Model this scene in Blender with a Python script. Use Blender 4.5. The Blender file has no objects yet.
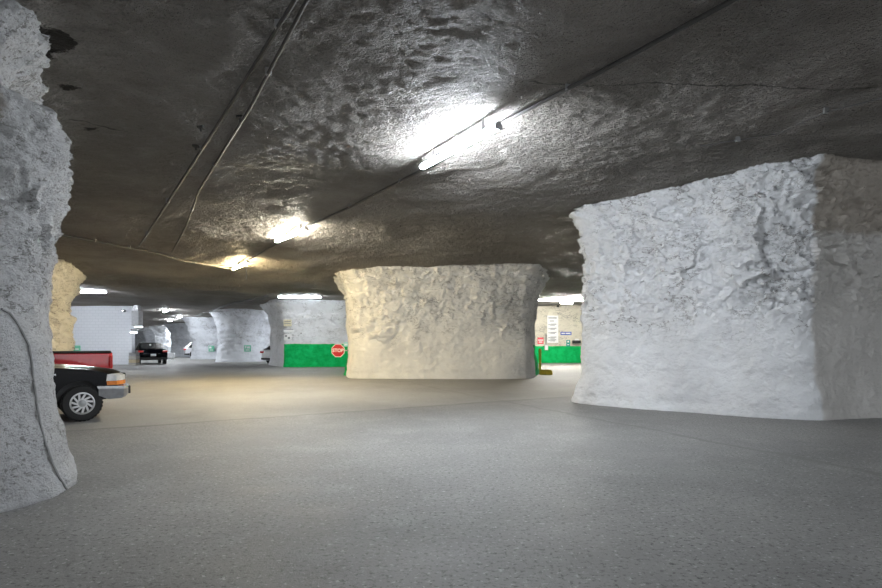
import bpy, bmesh, math, random
from mathutils import Vector, Matrix, noise
random.seed(4)
SC = bpy.context.scene
COL = SC.collection
PI = math.pi
# ------------------------------------------------------------------ camera numbers
F, CX, HZ, CH = 588.0, 441.0, 342.0, 1.58          # focal length (px), centre column, horizon row, eye height

def sstep(a, b, v):
    t = min(1, max(0, (v - a) / (b - a)))
    return t * t * (3 - 2 * t)

def lerp_table(tab, v):
    if v <= tab[0][0]: return tab[0][1]
    for (a, p), (b, q) in zip(tab, tab[1:]):
        if v <= b:
            t = (v - a) / (b - a)
            return p + (q - p) * t
    return tab[-1][1]

def smooth_table(tab, v):
    if v <= tab[0][0]: return tab[0][1]
    for (a, p), (b, q) in zip(tab, tab[1:]):
        if v <= b:
            return p + (q - p) * sstep(a, b, v)
    return tab[-1][1]

# ------------------------------------------------------------------ the roof of the mine
ROOF = [(-12, 3.72), (0, 3.66), (6, 3.58), (11, 3.42), (16, 3.40), (20, 3.22), (25, 3.02), (28.6, 2.76), (29.3, 2.68),
        (29.9, 3.05), (30.7, 3.02), (31.3, 2.60), (36, 2.62), (46, 2.55), (56, 2.28), (68, 1.95), (120, 1.80)]
DIRX, DIRY = -0.53, 0.848

def roof_h(x, y):
    u = DIRX * x + DIRY * y
    u += 0.55 * noise.noise((x * .22, y * .22, 3.1))
    h = lerp_table(ROOF, u) if 28 < u < 33 else smooth_table(ROOF, u)
    k = sstep(31, 34, y) * sstep(-3, 2, x)
    h = h * (1 - k) + 2.72 * k
    h += .22 * math.exp(-((x - 8.0) ** 2 + (y - 11.4) ** 2) / 9.0)
    h -= .10 * math.exp(-((x - 12.0) ** 2 + (y - 12.) ** 2) / 6.0)
    h += .10 * noise.noise((x * .35, y * .35, 8.)) + .05 * noise.noise((x * .9, y * .9, 2.))
    return h

def roof_z(x, y): return CH + roof_h(x, y)

def ceil_pt(px, py, drop=0.0):
    d = 10.0
    for _ in range(40):
        x = (px - CX) / F * d
        nd = F * (roof_h(x, d) - drop) / (HZ - py)
        d += .5 * (nd - d)
    x = (px - CX) / F * d
    return Vector((x, d, CH + roof_h(x, d) - drop))

def floor_pt(px, py):
    d = F * CH / (py - HZ)
    return Vector(((px - CX) / F * d, d, 0))

def at(px, py, d): return Vector(((px - CX) / F * d, d, CH + (HZ - py) / F * d))

# ------------------------------------------------------------------ materials
class NT:
    def __init__(s, name):
        s.m = bpy.data.materials.new(name); s.m.use_nodes = True
        s.t = s.m.node_tree; s.b = s.t.nodes['Principled BSDF']
    def n(s, kind, **kw):
        nd = s.t.nodes.new(kind)
        for k, v in kw.items():
            if k.startswith('i_'):
                nd.inputs[k[2:].replace('_', ' ')].default_value = v
            else: setattr(nd, k, v)
        return nd
    def l(s, a, b): s.t.links.new(a, b)
    def pos(s):
        return s.n('ShaderNodeNewGeometry').outputs['Position']
    def scaled(s, v, sc):
        m = s.n('ShaderNodeMapping'); m.inputs['Scale'].default_value = sc; s.l(v, m.inputs['Vector']); return m.outputs[0]
    def noise(s, v, scale, detail=4, rough=.55, dist=0):
        nd = s.n('ShaderNodeTexNoise'); nd.inputs['Scale'].default_value = scale; nd.inputs['Detail'].default_value = detail
        nd.inputs['Roughness'].default_value = rough; nd.inputs['Distortion'].default_value = dist
        s.l(v, nd.inputs['Vector']); return nd.outputs['Fac']
    def vor(s, v, scale, feature='DISTANCE_TO_EDGE', rand=1):
        nd = s.n('ShaderNodeTexVoronoi', feature=feature); nd.inputs['Scale'].default_value = scale
        s.l(v, nd.inputs['Vector']); return nd.outputs['Distance']
    def ramp(s, f, a, b, lo=0., hi=1.):
        nd = s.n('ShaderNodeMapRange', interpolation_type='SMOOTHSTEP')
        for k, v in zip(('From Min', 'From Max', 'To Min', 'To Max'), (a, b, lo, hi)): nd.inputs[k].default_value = v
        s.l(f, nd.inputs['Value']); return nd.outputs[0]
    def math(s, op, a, b=None, c=None):
        nd = s.n('ShaderNodeMath', operation=op)
        for i, v in enumerate((a, b, c)):
            if v is None: continue
            if isinstance(v, (int, float)): nd.inputs[i].default_value = v
            else: s.l(v, nd.inputs[i])
        return nd.outputs[0]
    def mix(s, f, a, b):
        nd = s.n('ShaderNodeMix', data_type='RGBA')
        for i, v in ((0, f), (6, a), (7, b)):
            if isinstance(v, (int, float)): nd.inputs[i].default_value = v
            elif isinstance(v, tuple): nd.inputs[i].default_value = (*v, 1)
            else: s.l(v, nd.inputs[i])
        return nd.outputs[2]
    def bump(s, h, strength, dist, prev=None):
        nd = s.n('ShaderNodeBump'); nd.inputs['Strength'].default_value = strength; nd.inputs['Distance'].default_value = dist
        s.l(h, nd.inputs['Height'])
        if prev is not None: s.l(prev, nd.inputs['Normal'])
        return nd.outputs[0]
    def xyz(s, v):
        nd = s.n('ShaderNodeSeparateXYZ'); s.l(v, nd.inputs[0]); return nd.outputs
    def color(s, c):
        if isinstance(c, tuple): s.b.inputs['Base Color'].default_value = (*c, 1)
        else: s.l(c, s.b.inputs['Base Color'])
    def normal(s, nrm): s.l(nrm, s.b.inputs['Normal'])
    def rough(s, r):
        if isinstance(r, (int, float)): s.b.inputs['Roughness'].default_value = r
        else: s.l(r, s.b.inputs['Roughness'])

def plain(name, col, rough=.5, metal=0., vary=.12, coat=0., nscale=9.):
    t = NT(name)
    n = t.noise(t.n('ShaderNodeTexCoord').outputs['Object'], nscale, 3)
    f = t.ramp(n, .3, .7)
    t.color(t.mix(f, tuple(c * (1 - vary) for c in col), tuple(min(1, c * (1 + vary)) for c in col)))
    t.rough(rough); t.b.inputs['Metallic'].default_value = metal
    t.b.inputs['Coat Weight'].default_value = coat
    return t.m

def glow(name, col, strength):
    t = NT(name); t.color((.9, .9, .9))
    t.b.inputs['Emission Color'].default_value = (*col, 1); t.b.inputs['Emission Strength'].default_value = strength
    return t.m

def rock(name, white=(.78, .79, .80), grey=(.55, .55, .55), dirt=(.20, .19, .175), pits=.5, low=1.75, brown_x=None, green_y=None, green_all=None, tint=None, brown_box=None, fine=1., pit_lo=.60):
    t = NT(name); p = t.pos(); X, Y, Z = t.xyz(p)[0:3]
    big = t.noise(p, .6, 5, .6)
    c = t.mix(t.ramp(big, .38, .68), white, tuple(.5 * (a + b) for a, b in zip(white, grey)))
    wob = t.math('MULTIPLY_ADD', big, 1.6, -.8)
    zz = t.math('ADD', Z, wob)
    up = t.ramp(zz, low - .35, low + .35)
    # dirt that has gathered in the pits and along the cracks of the rough upper rock
    q = t.scaled(p, (1, 1, 1.7))
    fl = t.scaled(p, (1, 1, 2.3))
    def vein(sc, wd, lo, hi, ms):
        r = t.math('ABSOLUTE', t.math('SUBTRACT', t.noise(fl, sc, 6, .62, .3), .5))
        return t.math('MULTIPLY', t.ramp(r, wd * .3, wd, 1, 0), t.ramp(t.noise(p, ms, 4), lo, hi))
    crack = t.math('MAXIMUM', vein(1.1, .012, .47, .56, 1.2), t.math('MULTIPLY', vein(3.4, .02, .50, .60, 1.7), .8))
    pit = t.ramp(t.noise(q, 7. * fine, 5, .62), pit_lo, pit_lo + .09)
    pit = t.math('MULTIPLY', pit, t.ramp(t.noise(p, .9, 3), .40, .62, .25, 1))
    dm = t.math('MULTIPLY', t.math('MAXIMUM', t.math('MULTIPLY', crack, .85), t.math('MULTIPLY', pit, pits)), t.math('MULTIPLY_ADD', up, .85, .15))
    c = t.mix(t.math('MULTIPLY', up, .16), c, grey)
    c = t.mix(dm, c, dirt)
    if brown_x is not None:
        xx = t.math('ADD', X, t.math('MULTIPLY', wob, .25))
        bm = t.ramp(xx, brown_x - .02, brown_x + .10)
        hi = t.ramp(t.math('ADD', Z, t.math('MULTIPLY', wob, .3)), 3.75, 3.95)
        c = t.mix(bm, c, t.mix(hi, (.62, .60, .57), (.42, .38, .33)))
    if brown_box is not None:
        x1, z0 = brown_box
        bm = t.math('MULTIPLY', t.ramp(t.math('ADD', Y, t.math('MULTIPLY', wob, .3)), x1 - .1, x1 + .1, 1, 0), t.ramp(t.math('ADD', Z, wob), z0 - .2, z0 + .3))
        c = t.mix(bm, c, (.24, .20, .15))
    if green_y is not None or green_all is not None:
        g = t.noise(p, 2.5, 4)
        gz = t.ramp(t.math('ADD', Z, t.math('MULTIPLY_ADD', g, .10, -.05)), *( (1.42, 1.45) if green_y is not None else (green_all - .01, green_all + .02)), 1, 0)
        if green_y is not None: gz = t.math('MULTIPLY', gz, t.ramp(Y, green_y, green_y + .05))
        elif tint: gz = t.math('MULTIPLY', gz, t.ramp(X, tint, tint + .04))
        c = t.mix(gz, c, t.mix(t.ramp(g, .35, .65), (.000, .40, .09), (.004, .52, .14)))
    t.color(c); t.rough(.86); t.b.inputs['Specular IOR Level'].default_value = .25
    b = t.bump(t.noise(q, 5. * fine, 6, .7), .9, .07)
    b = t.bump(t.noise(p, 22 * fine, 4, .65), .7, .03, b)
    t.normal(b)
    return t.m

# ------------------------------------------------------------------ mesh helpers
def link(name, bm, mat=None, parent=None, smooth=True, bevel=0, subd=0):
    me = bpy.data.meshes.new(name)
    bmesh.ops.recalc_face_normals(bm, faces=bm.faces)
    bm.to_mesh(me); bm.free()
    if smooth:
        for f in me.polygons: f.use_smooth = True
    o = bpy.data.objects.new(name, me); COL.objects.link(o)
    for m in (mat if isinstance(mat, (list, tuple)) else [mat]):
        if m: me.materials.append(m)
    if parent: o.parent = parent
    if bevel:
        md = o.modifiers.new('bevel', 'BEVEL'); md.width = bevel; md.segments = 2; md.limit_method = 'ANGLE'; md.angle_limit = .6
    if smooth:
        try: me.set_sharp_from_angle(angle=math.radians(42))
        except Exception: pass
    return o

def tag(o, label=None, cat=None, group=None, kind=None):
    for k, v in (('label', label), ('category', cat), ('group', group), ('kind', kind)):
        if v: o[k] = v
    return o

def thing(name, label, cat, loc=(0, 0, 0), rz=0, group=None):
    o = bpy.data.objects.new(name, None); COL.objects.link(o); o.empty_display_size = .2
    o.location = loc; o.rotation_euler = (0, 0, rz)
    return tag(o, label, cat, group)

def box(bm, c, s, rot=None):
    r = bmesh.ops.create_cube(bm, size=1)
    M = Matrix.Translation(c) @ (rot.to_4x4() if rot else Matrix()) @ Matrix.Diagonal((*s, 1))
    bmesh.ops.transform(bm, matrix=M, verts=r['verts']); return bm

def cyl(bm, a, b, r, seg=12, r2=None):
    a, b = Vector(a), Vector(b); d = b - a
    q = bmesh.ops.create_cone(bm, cap_ends=True, segments=seg, radius1=r, radius2=r if r2 is None else r2, depth=d.length)
    M = Matrix.Translation((a + b) / 2) @ d.to_track_quat('Z', 'Y').to_matrix().to_4x4()
    bmesh.ops.transform(bm, matrix=M, verts=q['verts']); return bm

def tube(bm, pts, r, seg=8):
    pts = [Vector(p) for p in pts]; rings = []
    for i, p in enumerate(pts):
        d = (pts[min(i + 1, len(pts) - 1)] - pts[max(i - 1, 0)]).normalized()
        s = d.cross(Vector((0, 0, 1)))
        s = s.normalized() if s.length > .05 else Vector((1, 0, 0))
        u = s.cross(d)
        rings.append([bm.verts.new(p + r * (math.cos(2 * PI * k / seg) * s + math.sin(2 * PI * k / seg) * u)) for k in range(seg)])
    for A, B in zip(rings, rings[1:]):
        for k in range(seg): bm.faces.new((A[k], A[(k + 1) % seg], B[(k + 1) % seg], B[k]))
    bm.faces.new(rings[0]); bm.faces.new(rings[-1][::-1]); return bm

def lathe(bm, prof, axis_y=True, seg=40, centre=(0, 0, 0)):
    """prof: (radius, offset along the axis)"""
    c = Vector(centre); rings = []
    for r, a in prof:
        rings.append([bm.verts.new(c + Vector((r * math.cos(2 * PI * k / seg), a, r * math.sin(2 * PI * k / seg)))) for k in range(seg)])
    for A, B in zip(rings, rings[1:]):
        for k in range(seg): bm.faces.new((A[k], A[(k + 1) % seg], B[(k + 1) % seg], B[k]))
    bm.faces.new(rings[0]); bm.faces.new(rings[-1][::-1]); return bm

def prism(bm, poly, y0, y1):
    """poly in xz, extruded along y"""
    A = [bm.verts.new((x, y0, z)) for x, z in poly]; B = [bm.verts.new((x, y1, z)) for x, z in poly]
    n = len(poly); bm.faces.new(A); bm.faces.new(B[::-1])
    for k in range(n): bm.faces.new((A[k], B[k], B[(k + 1) % n], A[(k + 1) % n]))
    return bm

def loft(bm, outline, stations, warp):
    rings = [[bm.verts.new(warp(x, y, z, y / stations[-1])) for x, z in outline] for y in stations]
    n = len(outline)
    for A, B in zip(rings, rings[1:]):
        for k in range(n): bm.faces.new((A[k], B[k], B[(k + 1) % n], A[(k + 1) % n]))
    bm.faces.new(rings[0]); bm.faces.new(rings[-1][::-1]); return bm

def text_mesh(txt, size, mat, parent, name='lettering', loc=(0, 0, 0), rot=(PI / 2, 0, 0)):
    cu = bpy.data.curves.new('t', 'FONT'); cu.body = txt; cu.size = size; cu.align_x = 'CENTER'; cu.align_y = 'CENTER'; cu.extrude = .004
    cu.offset = size * .022
    ob = bpy.data.objects.new('t', cu); COL.objects.link(ob)
    dg = bpy.context.evaluated_depsgraph_get(); me = bpy.data.meshes.new_from_object(ob.evaluated_get(dg)); me.name = name
    bpy.data.objects.remove(ob); bpy.data.curves.remove(cu)
    me.materials.clear(); me.materials.append(mat)
    o = bpy.data.objects.new(name, me); COL.objects.link(o); o.parent = parent; o.location = loc; o.rotation_euler = rot
    return o

# ------------------------------------------------------------------ setting: floor
def asphalt():
    t = NT('asphalt'); p = t.pos(); X, Y, Z = t.xyz(p)[0:3]
    big = t.noise(p, .22, 5, .6); mid = t.noise(p, 1.3, 5, .65); fine = t.noise(p, 24, 4, .75)
    c = t.mix(t.ramp(big, .35, .65), (.18, .177, .172), (.265, .26, .25))
    c = t.mix(t.ramp(mid, .42, .70, 0, .45), c, (.38, .375, .36))
    c = t.mix(t.ramp(fine, .52, .64, 0, .85), c, (.07, .068, .066))
    c = t.mix(t.ramp(t.noise(p, 21, 3, .7), .58, .68, 0, .6), c, (.55, .545, .54))
    w = t.math('MULTIPLY_ADD', t.noise(p, .8, 4), .5, -.25)
    def seam(a, b, width, col, amt, c):
        a, b = floor_pt(*a), floor_pt(*b); d = (b - a).normalized(); nx, ny = -d.y, d.x; k = nx * a.x + ny * a.y
        s = t.math('ADD', t.math('MULTIPLY', X, nx), t.math('MULTIPLY', Y, ny)); s = t.math('SUBTRACT', s, k); s = t.math('ADD', s, w)
        return t.mix(t.math('MULTIPLY', t.ramp(t.math('ABSOLUTE', s), width * .5, width, 1, 0), amt), c, col), s
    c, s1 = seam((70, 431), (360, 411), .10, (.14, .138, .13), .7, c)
    c, s2 = seam((560, 412), (882, 474), .09, (.16, .158, .15), .6, c)
    c, s3 = seam((65, 500), (75, 588), .03, (.15, .15, .15), .3, c)
    # the smoother cross drive beyond the two joints
    far = t.math('MULTIPLY', t.ramp(s2, -.05, .05), 1)
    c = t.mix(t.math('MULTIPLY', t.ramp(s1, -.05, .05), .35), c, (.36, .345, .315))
    tr = t.ramp(t.noise(t.scaled(p, (.35, .08, 1)), 2.2, 3), .5, .72, 0, .4)
    c = t.mix(tr, c, (.21, .205, .20))
    t.color(c); t.rough(t.ramp(mid, .3, .7, .52, .72)); t.b.inputs['Specular IOR Level'].default_value = .35
    t.normal(t.bump(t.noise(p, 55, 3, .7), .55, .012, t.bump(mid, .25, .03)))
    return t.m

def axis(a, b, fa, fb, fine, coarse):
    v, out = a, []
    while v < b:
        out.append(v); v += fine if fa <= v < fb else coarse
    out.append(b); return out

def axis_by(stops):
    """stops: (start, step) in order, the last one only ends the axis"""
    out = []
    for (a, st), (b, _) in zip(stops, stops[1:]):
        n = max(1, round((b - a) / st)); out += [a + (b - a) * i / n for i in range(n)]
    return out + [stops[-1][0]]

def sheet(name, xs, ys, zf, mat, **kw):
    bm = bmesh.new(); g = [[bm.verts.new((x, y, zf(x, y))) for x in xs] for y in ys]
    for j in range(len(ys) - 1):
        for i in range(len(xs) - 1): bm.faces.new((g[j][i], g[j][i + 1], g[j + 1][i + 1], g[j + 1][i]))
    return bm

def flip_to(o, up):
    me = o.data
    s = sum(p.normal.z for p in me.polygons)
    if (s > 0) != up: me.flip_normals()

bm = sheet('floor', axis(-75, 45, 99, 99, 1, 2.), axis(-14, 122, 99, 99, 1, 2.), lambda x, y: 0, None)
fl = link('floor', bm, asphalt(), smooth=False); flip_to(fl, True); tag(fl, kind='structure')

# ------------------------------------------------------------------ setting: ceiling
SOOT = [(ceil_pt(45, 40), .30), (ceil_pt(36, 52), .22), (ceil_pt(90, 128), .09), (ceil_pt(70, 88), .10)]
def ceiling_mat():
    t = NT('mine_roof'); p = t.pos(); X, Y, Z = t.xyz(p)[0:3]
    big = t.noise(p, .35, 5, .6); mid = t.noise(p, 2.2, 5, .65)
    c = t.mix(t.ramp(big, .35, .66), (.275, .256, .232), (.385, .360, .328))
    c = t.mix(t.ramp(mid, .45, .7, 0, .5), c, (.42, .40, .375))
    c = t.mix(t.ramp(t.noise(p, 34, 3, .7), .52, .7, 0, .42), c, (.10, .094, .086))
    w = t.math('MULTIPLY_ADD', t.noise(p, 3.5, 5, .7), .5, -.25)
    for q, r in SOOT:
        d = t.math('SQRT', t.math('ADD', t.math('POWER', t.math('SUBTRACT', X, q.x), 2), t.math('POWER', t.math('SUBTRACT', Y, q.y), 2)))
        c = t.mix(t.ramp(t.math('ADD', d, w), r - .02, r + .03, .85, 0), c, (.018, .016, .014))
    # thin cracks in the roof bed
    def crack(a, b, c):
        A, B = ceil_pt(*a), ceil_pt(*b); d = (B - A).normalized(); nx, ny = -d.y, d.x; k = nx * A.x + ny * A.y
        s = t.math('SUBTRACT', t.math('ADD', t.math('MULTIPLY', X, nx), t.math('MULTIPLY', Y, ny)), k)
        s = t.math('ADD', s, t.math('MULTIPLY', w, .35))
        al = t.math('SUBTRACT', t.math('ADD', t.math('MULTIPLY', X, d.x), t.math('MULTIPLY', Y, d.y)), d.x * A.x + d.y * A.y)
        L = (B - A).length
        on = t.math('MULTIPLY', t.ramp(al, 0, .2), t.ramp(al, L - .2, L, 1, 0))
        return t.mix(t.math('MULTIPLY', t.math('MULTIPLY', t.ramp(t.math('ABSOLUTE', s), .008, .03, 1, 0), on), .6), c, (.03, .028, .026))
    c = crack((520, 80), (880, 90), c)
    c = crack((60, 118), (135, 135), c)
    t.color(c); t.rough(t.ramp(mid, .3, .7, .5, .66)); t.b.inputs['Specular IOR Level'].default_value = .05; t.b.inputs['Diffuse Roughness'].default_value = .7
    st = t.scaled(p, (1, 1.35, 1))
    b = t.bump(t.noise(st, 2.2, 3, .5), .4, .10)
    b = t.bump(t.noise(st, 8.5, 4, .6), 1., .16, b)
    b = t.bump(t.noise(st, 24, 3, .6), 1., .06, b)
    t.normal(b)
    return t.m
xs = axis_by([(-75, .8), (-17, .16), (-9.5, .055), (6.5, .14), (15, .8), (45, 0)]); ys = axis_by([(-14, .8), (2.5, .14), (4.5, .055), (14, .07), (22, .11), (28, .14), (36, .8), (122, 0)])
def roof_detail(x, y):
    z = roof_z(x, y)
    if -16 < x < 15 and y < 40:
        q = .6 * noise.noise((x * .7, y * .7, 5))
        z += .022 * noise.fractal((x * 1.5, y * 2.0, 0), 1., 2.1, 3) + .024 * noise.fractal((x * 5.8 + q, y * 7.2 + q, 4), .8, 2.1, 2) + .02 * abs(noise.noise((x * 1.1, y * 1.6, 7)))
    return z
ce = link('ceiling', sheet('ceiling', xs, ys, roof_detail, None), ceiling_mat()); flip_to(ce, False); tag(ce, kind='structure')

# ------------------------------------------------------------------ rock pillars
def cell_hash(c, k):
    return noise.cell_vector((c.x * 13.7 + k, c.y * 9.1 - k, c.z * 11.3 + 2 * k)) - Vector((.5, .5, .5))

def facet(p, nrm, sc, tilt, off):
    q = Vector((p.x * sc, p.y * sc, p.z * sc * 1.45)) + .55 * noise.noise_vector(p * sc * .9) + .22 * noise.noise_vector(p * sc * 3.1)
    dist, pts = noise.voronoi(q)
    c = pts[0]; h = cell_hash(c, 3.)
    e = dist[1] - dist[0]
    return off * h.x + tilt * (q - c).dot(cell_hash(c, 8.)) / sc

def chaikin(poly, n=3, k=.25):
    for _ in range(n):
        out = []
        for a, b in zip(poly, poly[1:] + poly[:1]):
            out += [a.lerp(b, k), a.lerp(b, 1 - k)]
        poly = out
    return poly

def pillar(label, poly, prof, mat, vis=.05, hid=.45, rows=110, seed=0., lump=.16, rough=1., low=1.75, round_n=3, k=.25, jag=None):
    P = chaikin([Vector((x, y)) for x, y in poly], round_n, k)
    if sum(a.x * b.y - b.x * a.y for a, b in zip(P, P[1:] + P[:1])) < 0: P.reverse()     # counter-clockwise
    pts = []
    for a, b in zip(P, P[1:] + P[:1]):
        L = (b - a).length
        if L < 1e-5: continue
        nrm = Vector(((b - a).y, -(b - a).x)).normalized(); mid = (a + b) / 2
        step = vis if nrm.dot(-mid.normalized()) > -.25 else hid
        m = max(1, round(L / step))
        for i in range(m): pts.append((a.lerp(b, i / m), None))
    pos = [q[0] for q in pts]; N = len(pos)
    # merge very close points, then normals from wide differences
    keep = [pos[0]]
    for q in pos[1:]:
        if (q - keep[-1]).length > vis * .55: keep.append(q)
    pos = keep; N = len(pos)
    nr = []
    for i in range(N):
        acc = Vector((0, 0))
        for s in (1, 2, 4):
            d = pos[(i + s) % N] - pos[i - s]; acc += Vector((d.y, -d.x)).normalized()
        nr.append(acc.normalized())
    bm = bmesh.new(); grid = []
    sv = Vector((seed * 7.3, seed * 3.1, seed * 5.7))
    for j in range(rows + 1):
        t = j / rows; ring = []
        for i in range(N):
            x, y = pos[i]; n = nr[i]
            o0 = lerp_table(prof, 1.0) if False else 0
            top = roof_z(x, y) + .30
            z = -.12 + (top + .12) * t
            tz = max(0, z) / roof_z(x, y)
            off = smooth_table(prof, tz)
            p = Vector((x, y, z)) + sv
            w = z + .9 * noise.noise(p * .5)
            r = sstep(low - .35, low + .55, w) * rough
            off += lump * noise.fractal(p * .45, 1., 2., 3)
            if r > .01:
                n3 = Vector((n.x, n.y, 0))
                jg = 1 + (jag(x, y, z) if jag else 0)
                off += r * (.085 * noise.fractal(p * 1.1, .9, 2., 3) + jg * facet(p, n3, 1.1, .25, .095) + (.35 + .8 * jg) * facet(p + Vector((9, 4, 2)), n3, 2.9, .42, .05)
                            + (.7 + .5 * jg) * facet(p + Vector((3, 8, 5)), n3, 6.5, .6, .03) + .035 * noise.fractal(p * 5.4, .8, 2.1, 4))
            off += (.022 + .012 * (1 - r)) * noise.fractal(p * 4.5, .8, 2.1, 3)
            ring.append(bm.verts.new((x + n.x * off, y + n.y * off, z)))
        grid.append(ring)
    for A, B in zip(grid, grid[1:]):
        for i in range(N): bm.faces.new((A[i], A[(i + 1) % N], B[(i + 1) % N], B[i]))
    bm.faces.new(grid[0][::-1]); bm.faces.new(grid[-1])
    o = link('rock_pillar', bm, mat)
    try: o.data.set_sharp_from_angle(angle=math.radians(75))
    except Exception: pass
    return tag(o, label, 'pillar', 'rock pillars of the parking cave')

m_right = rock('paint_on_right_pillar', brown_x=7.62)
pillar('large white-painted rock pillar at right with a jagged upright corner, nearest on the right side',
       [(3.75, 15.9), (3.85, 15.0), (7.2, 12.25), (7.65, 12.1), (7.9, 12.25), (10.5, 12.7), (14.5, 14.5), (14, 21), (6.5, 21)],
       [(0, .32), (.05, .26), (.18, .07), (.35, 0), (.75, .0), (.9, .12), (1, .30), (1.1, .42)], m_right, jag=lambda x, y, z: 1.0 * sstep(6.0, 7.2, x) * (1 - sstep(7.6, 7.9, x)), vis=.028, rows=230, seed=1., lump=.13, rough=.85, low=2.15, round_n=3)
m_mid = rock('paint_on_centre_pillar', white=(.82, .81, .78), green_y=27.3)
pillar('broad white rock pillar standing alone in the centre beside the red stop sign',
       [(-4.1, 26.2), (-3.4, 25.3), (3.2, 25.2), (4.0, 25.9), (4.75, 29.5), (4.6, 33), (-4.6, 33), (-4.6, 29)],
       [(0, .16), (.06, .10), (.2, .02), (.65, 0), (.8, .08), (.93, .38), (1, .62), (1.1, .7)], m_mid, vis=.05, rows=130, seed=2.4, lump=.14, rough=.8, low=1.9)
m_left = rock('gritty_paint_on_left_pillar', white=(.56, .56, .56), grey=(.42, .42, .41), pits=.9, pit_lo=.54, low=.2, brown_box=(5.55, 3.4), fine=2.2)
pillar('rough grey-white rock pillar cut off by the left edge of the photo, closest of all, black pickup behind it',
       [(-5.6, 2.4), (-4.75, 4.2), (-4.22, 6.0), (-4.45, 6.6), (-5.5, 8.2), (-6.45, 9.5), (-7.2, 9.6), (-9.4, 7.6), (-11, 6), (-11, 3)],
       [(0, .30), (.06, .22), (.2, .10), (.4, .02), (.6, 0), (.66, .12), (.73, .22), (.78, .12), (.85, -.42), (.92, -.40), (1, -.06), (1.1, .25)], m_left, vis=.026, rows=230, seed=3.7, lump=.08, rough=.5, low=2.4)
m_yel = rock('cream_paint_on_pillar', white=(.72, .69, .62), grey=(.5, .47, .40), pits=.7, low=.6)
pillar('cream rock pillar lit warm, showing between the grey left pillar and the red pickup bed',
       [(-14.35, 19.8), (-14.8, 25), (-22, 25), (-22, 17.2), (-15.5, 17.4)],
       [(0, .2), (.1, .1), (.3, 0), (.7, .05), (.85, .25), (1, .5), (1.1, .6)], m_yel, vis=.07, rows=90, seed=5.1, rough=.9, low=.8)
m_grn = rock('white_paint_with_green_dado', white=(.80, .81, .83), green_all=1.45, tint=-9.95)
pillar('white rock pillar with a bright green painted lower band, long tube light above its face',
       [(-9.95, 37.2), (-9.6, 37.0), (-3.2, 37.4), (-3.2, 45), (-12.0, 45), (-12.0, 41)],
       [(0, .12), (.1, .04), (.6, 0), (.8, .2), (1, .75), (1.1, .9)], m_grn, vis=.09, rows=80, seed=6.3, rough=.55, low=2.0, round_n=2, k=.2)
m_far = rock('white_paint_on_far_pillars', white=(.76, .78, .81), grey=(.5, .51, .54), pits=.75, low=.9)
FAR = [
    ('pale rock pillar with a small green sign, right behind the white car', [(-18.0, 46.8), (-17.1, 46.0), (-15.6, 46.4), (-14.4, 48.3), (-11, 49), (-11, 53.5), (-18, 53.5)], .75),
    ('pale rock pillar with a small green sign, between the silver car and the widest far pillar', [(-23.3, 54.4), (-22.6, 53.8), (-15, 54.8), (-15, 57.5), (-23, 57.5)], .8),
    ('pale rock pillar rising behind the silver car, third along the far row', [(-28.9, 62.5), (-28.1, 62), (-22, 63), (-22, 68), (-29, 68)], .7),
    ('pale far rock pillar just above the roof of the black car, right one', [(-34.4, 70.5), (-33.5, 70), (-28, 71), (-28, 76), (-34.5, 76)], .8),
    ('pale far rock pillar above the black car, middle of the three dim ones', [(-39.7, 78.5), (-38.8, 78), (-34, 79), (-34.5, 83), (-40, 83)], .8),
    ('narrow pale rock pillar farthest away, left of the black car roof', [(-44.9, 86.5), (-44, 86), (-39, 87), (-40, 92), (-45, 92)], .8)]
for i, (lb, poly, fla) in enumerate(FAR):
    pillar(lb, poly, [(0, .15), (.1, .05), (.4, 0), (.7, .12), (.87, .35), (1, fla), (1.1, fla + .1)], m_far, vis=.14, hid=.8, rows=50, seed=9 + i * 1.7, rough=.7, low=.7, round_n=2)

# ------------------------------------------------------------------ setting: walls
def wall_rock(name, x0, x1, y, z1, mat, step, amp, seed):
    bm = bmesh.new(); nx = int((x1 - x0) / step); nz = int(z1 / step); g = []
    for j in range(nz + 1):
        row = []
        for i in range(nx + 1):
            x = x0 + (x1 - x0) * i / nx; z = -.05 + (z1 + .05) * j / nz; p = Vector((x + seed, y, z))
            d = amp * noise.fractal(p * .8, 1., 2., 4) + amp * .6 * facet(p, Vector((0, -1, 0)), .9, .3, .15) * sstep(1.2, 1.7, z)
            row.append((x, y - d, z))
        g.append(row)
    F_ = [[bm.verts.new(v) for v in r] for r in g]; B_ = [[bm.verts.new((v[0], y + .6, v[2])) for v in r] for r in (g[0], g[-1])]
    for A, B in zip(F_, F_[1:]):
        for i in range(nx): bm.faces.new((A[i], A[i + 1], B[i + 1], B[i]))
    bm.faces.new((B_[0][0], B_[0][-1], B_[1][-1], B_[1][0]))
    o = link(name, bm, mat); return tag(o, kind='structure')
m_cream = rock('cream_wall_paint', white=(.76, .72, .60), grey=(.66, .62, .52), pits=.35, low=.9, green_all=1.27)
wall_rock('wall_right', 3.0, 45, 44.4, 4.9, m_cream, .18, .18, 4.)
wall_rock('wall_back', -75, 45, 110, 5.0, m_far, .8, .6, 9.)

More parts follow.
